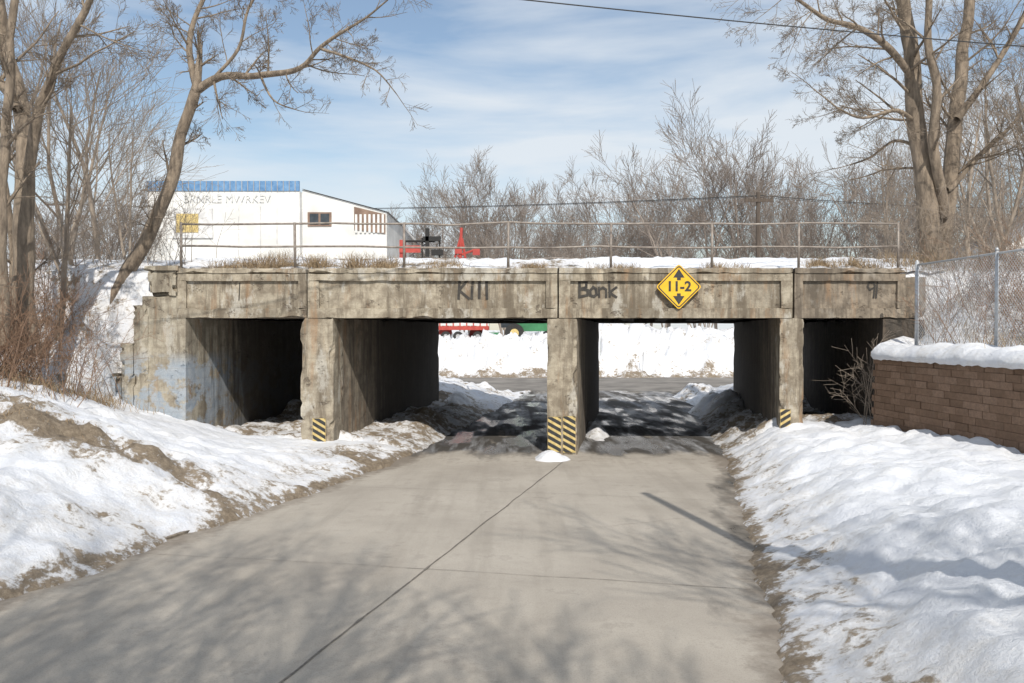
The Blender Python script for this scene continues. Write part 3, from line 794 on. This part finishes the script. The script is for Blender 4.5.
mb.tube([(-9.6,70.2,10.9),(-6.6,70.2,10.9)],.10,6,1); mb.box(-7.4,-7.1,70,70.5,9.6,12.0,1); mb.box(-7.6,-6.1,70,70.4,10.9,11.3,1); mb.box(-6.9,-5.9,70.1,70.5,9.7,10.2,1)
for x in (-9.2,-7.7,-6.2): mb.tube([(x,70.3,2.5),(x,70.3,11.2)],.07,6,1)
mb.tube([(-9.4,70.5,12.3),(-7.2,70.5,9.6)],.09,6,2); mb.tube([(-8.8,70.5,9.6),(-6.0,70.5,11.8)],.07,6,2); mb.obj('tower',None,False,A,[M_red,M_tire,M_grey])
def wheel(mb,x,y,z,r,w,mi): mb.tube([(x,y-w/2,z),(x,y+w/2,z)],r,18,mi); mb.tube([(x,y-w/2-.02,z),(x,y+w/2+.02,z)],r*.45,12,mi+1)
C=empty('combine_harvester'); mb=MB(); gx,gy,gz0=1.2,68,2.2
mb.box(gx-1.2,gx+2.0,gy-1.2,gy+1.2,gz0+1.0,gz0+1.75,0); mb.box(gx-1.0,gx+1.2,gy-1.1,gy+1.1,gz0+1.75,gz0+2.6,0); mb.box(gx-2.1,gx-1.2,gy-.9,gy+.9,gz0+1.3,gz0+3.0,4)
mb.box(gx-2.2,gx-1.1,gy-1,gy+1,gz0+3.0,gz0+3.15,0); mb.box(gx-3.4,gx-2.2,gy-1.9,gy+1.9,gz0+.2,gz0+.9,0)
mb.tube([(gx+.4,gy-1.3,gz0+2.3),(gx+2.8,gy-1.6,gz0+2.0)],.13,8,0)
wheel(mb,gx-1.0,gy-1.3,gz0+.85,.8,.5,1); wheel(mb,gx+1.7,gy-1.2,gz0+.55,.5,.4,1)
mb.obj('harvester_body',None,False,C,[M_green,M_tire,M_yel2,M_yel2,M_glass])
T=empty('livestock_trailer'); mb=MB()
mb.box(-6.5,-1.9,67,69,3.3,3.62,0); mb.box(-6.5,-1.9,67,69,3.66,5.0,1)
for i in range(9): mb.box(-6.5+i*.55,-6.4+i*.55,66.95,67,3.3,5.0,0)
for x in (-5.4,-4.4,-2.8): wheel(mb,x,66.9,2.8,.4,.3,3)
mb.obj('trailer_body',None,False,T,[M_red,M_white,M_grey,M_tire,M_grey])
for (x,y) in ((6.3,58.2),(9.2,57.6)):
    mb=MB(); mb.tube([(x,y,gz(x,y)-.2),(x+.03,y,gz(x,y)+1.3)],.035,6); mb.obj('delineator_post',M_galv)

def upole(x,y,z0,zt_,arm=1.0,r=.19):
    P=empty('utility_pole'); mb=MB(); mb.tube([(x,y,z0),(x,y,zt_)],[r,r*.75],8)
    mb.box(x-arm,x+arm,y-.2,y-.08,zt_-.75,zt_-.52)
    for s in (-.9,-.35,.35,.9): mb.tube([(x+s*arm,y-.14,zt_-.6),(x+s*arm,y-.14,zt_-.34)],.06,6)
    mb.obj('pole',M_wood,False,P)
upole(18.6,62,2.5,13.7,1.1,.22); upole(-62,112,2,21,1.2); upole(60,68,2.5,14.5,1.2)
upole(19,21.3,3,10.3); upole(-22,11.2,2,10.5); 
P=empty('utility_pole'); mb=MB(); mb.tube([(4.35,5.3,.8),(4.35,5.3,9.9)],[.13,.09],8); mb.obj('pole',M_wood,False,P)
def wire(name,a,b,sag,r):
    mb=MB(); a=Vector(a);b=Vector(b)
    mb.tube([a.lerp(b,i/30)-Vector((0,0,sag*4*(i/30)*(1-i/30))) for i in range(31)],r,4); mb.obj(name,M_black,True)
wire('overhead_cable',(19,21.2,10.2),(-22,11.1,10.6),.44,.014)
for dx in (-1,.4,1): 
    wire('overhead_wire',(18.6+dx,61.9,13.4+.1*dx),(-62+dx,111.9,20.6),.9,.02); wire('overhead_wire',(18.6+dx,61.9,13.4),(60+dx,67.9,14.1),.8,.02)

# ------------------------------------------------ light, sky, camera
to_sun=Vector((.17,-1,.93)).normalized()
elev=math.asin(to_sun.z); az=math.atan2(to_sun.x,to_sun.y)
sl=bpy.data.lights.new('sun','SUN'); sl.energy=4.3; sl.angle=R(.5); sl.color=(1,.95,.87)
so=bpy.data.objects.new('sun',sl); so.rotation_euler=to_sun.to_track_quat('Z','Y').to_euler(); COL.objects.link(so)
w=bpy.data.worlds.new('World'); scene.world=w; w.use_nodes=True; nt=w.node_tree; bg=nt.nodes['Background']
sky=N(nt,'ShaderNodeTexSky',sky_type='NISHITA'); sky.sun_disc=False; sky.sun_elevation=elev; sky.sun_rotation=az
sky.air_density=1.25; sky.dust_density=.5; sky.ozone_density=2.0
tc=N(nt,'ShaderNodeTexCoord'); mp=N(nt,'ShaderNodeMapping'); mp.inputs['Scale'].default_value=(1.3,1.3,7.5); mp.inputs['Location'].default_value=(.4,.2,.3)
L(nt,tc.outputs['Generated'],mp.inputs['Vector'])
nn=N(nt,'ShaderNodeTexNoise'); nn.inputs['Scale'].default_value=1.6; nn.inputs['Detail'].default_value=8; nn.inputs['Roughness'].default_value=.52; nn.inputs['Distortion'].default_value=.25
L(nt,mp.outputs[0],nn.inputs['Vector'])
cr=ramp(nt,nn.outputs['Fac'],[(.37,.08),(.60,.88)])
cm=mix(nt,cr,sky.outputs[0],(6.5,6.9,7.3))
L(nt,cm,bg.inputs['Color']); bg.inputs['Strength'].default_value=.123
cam=bpy.data.cameras.new('camera'); cam.lens=28.8; cam.sensor_width=36; cam.clip_end=4000
co=bpy.data.objects.new('camera',cam); co.location=(0,0,EYE); co.rotation_euler=(R(90-.8),0,0); COL.objects.link(co); scene.camera=co
scene.view_settings.view_transform='Standard'; scene.view_settings.look='None'; scene.view_settings.exposure=0
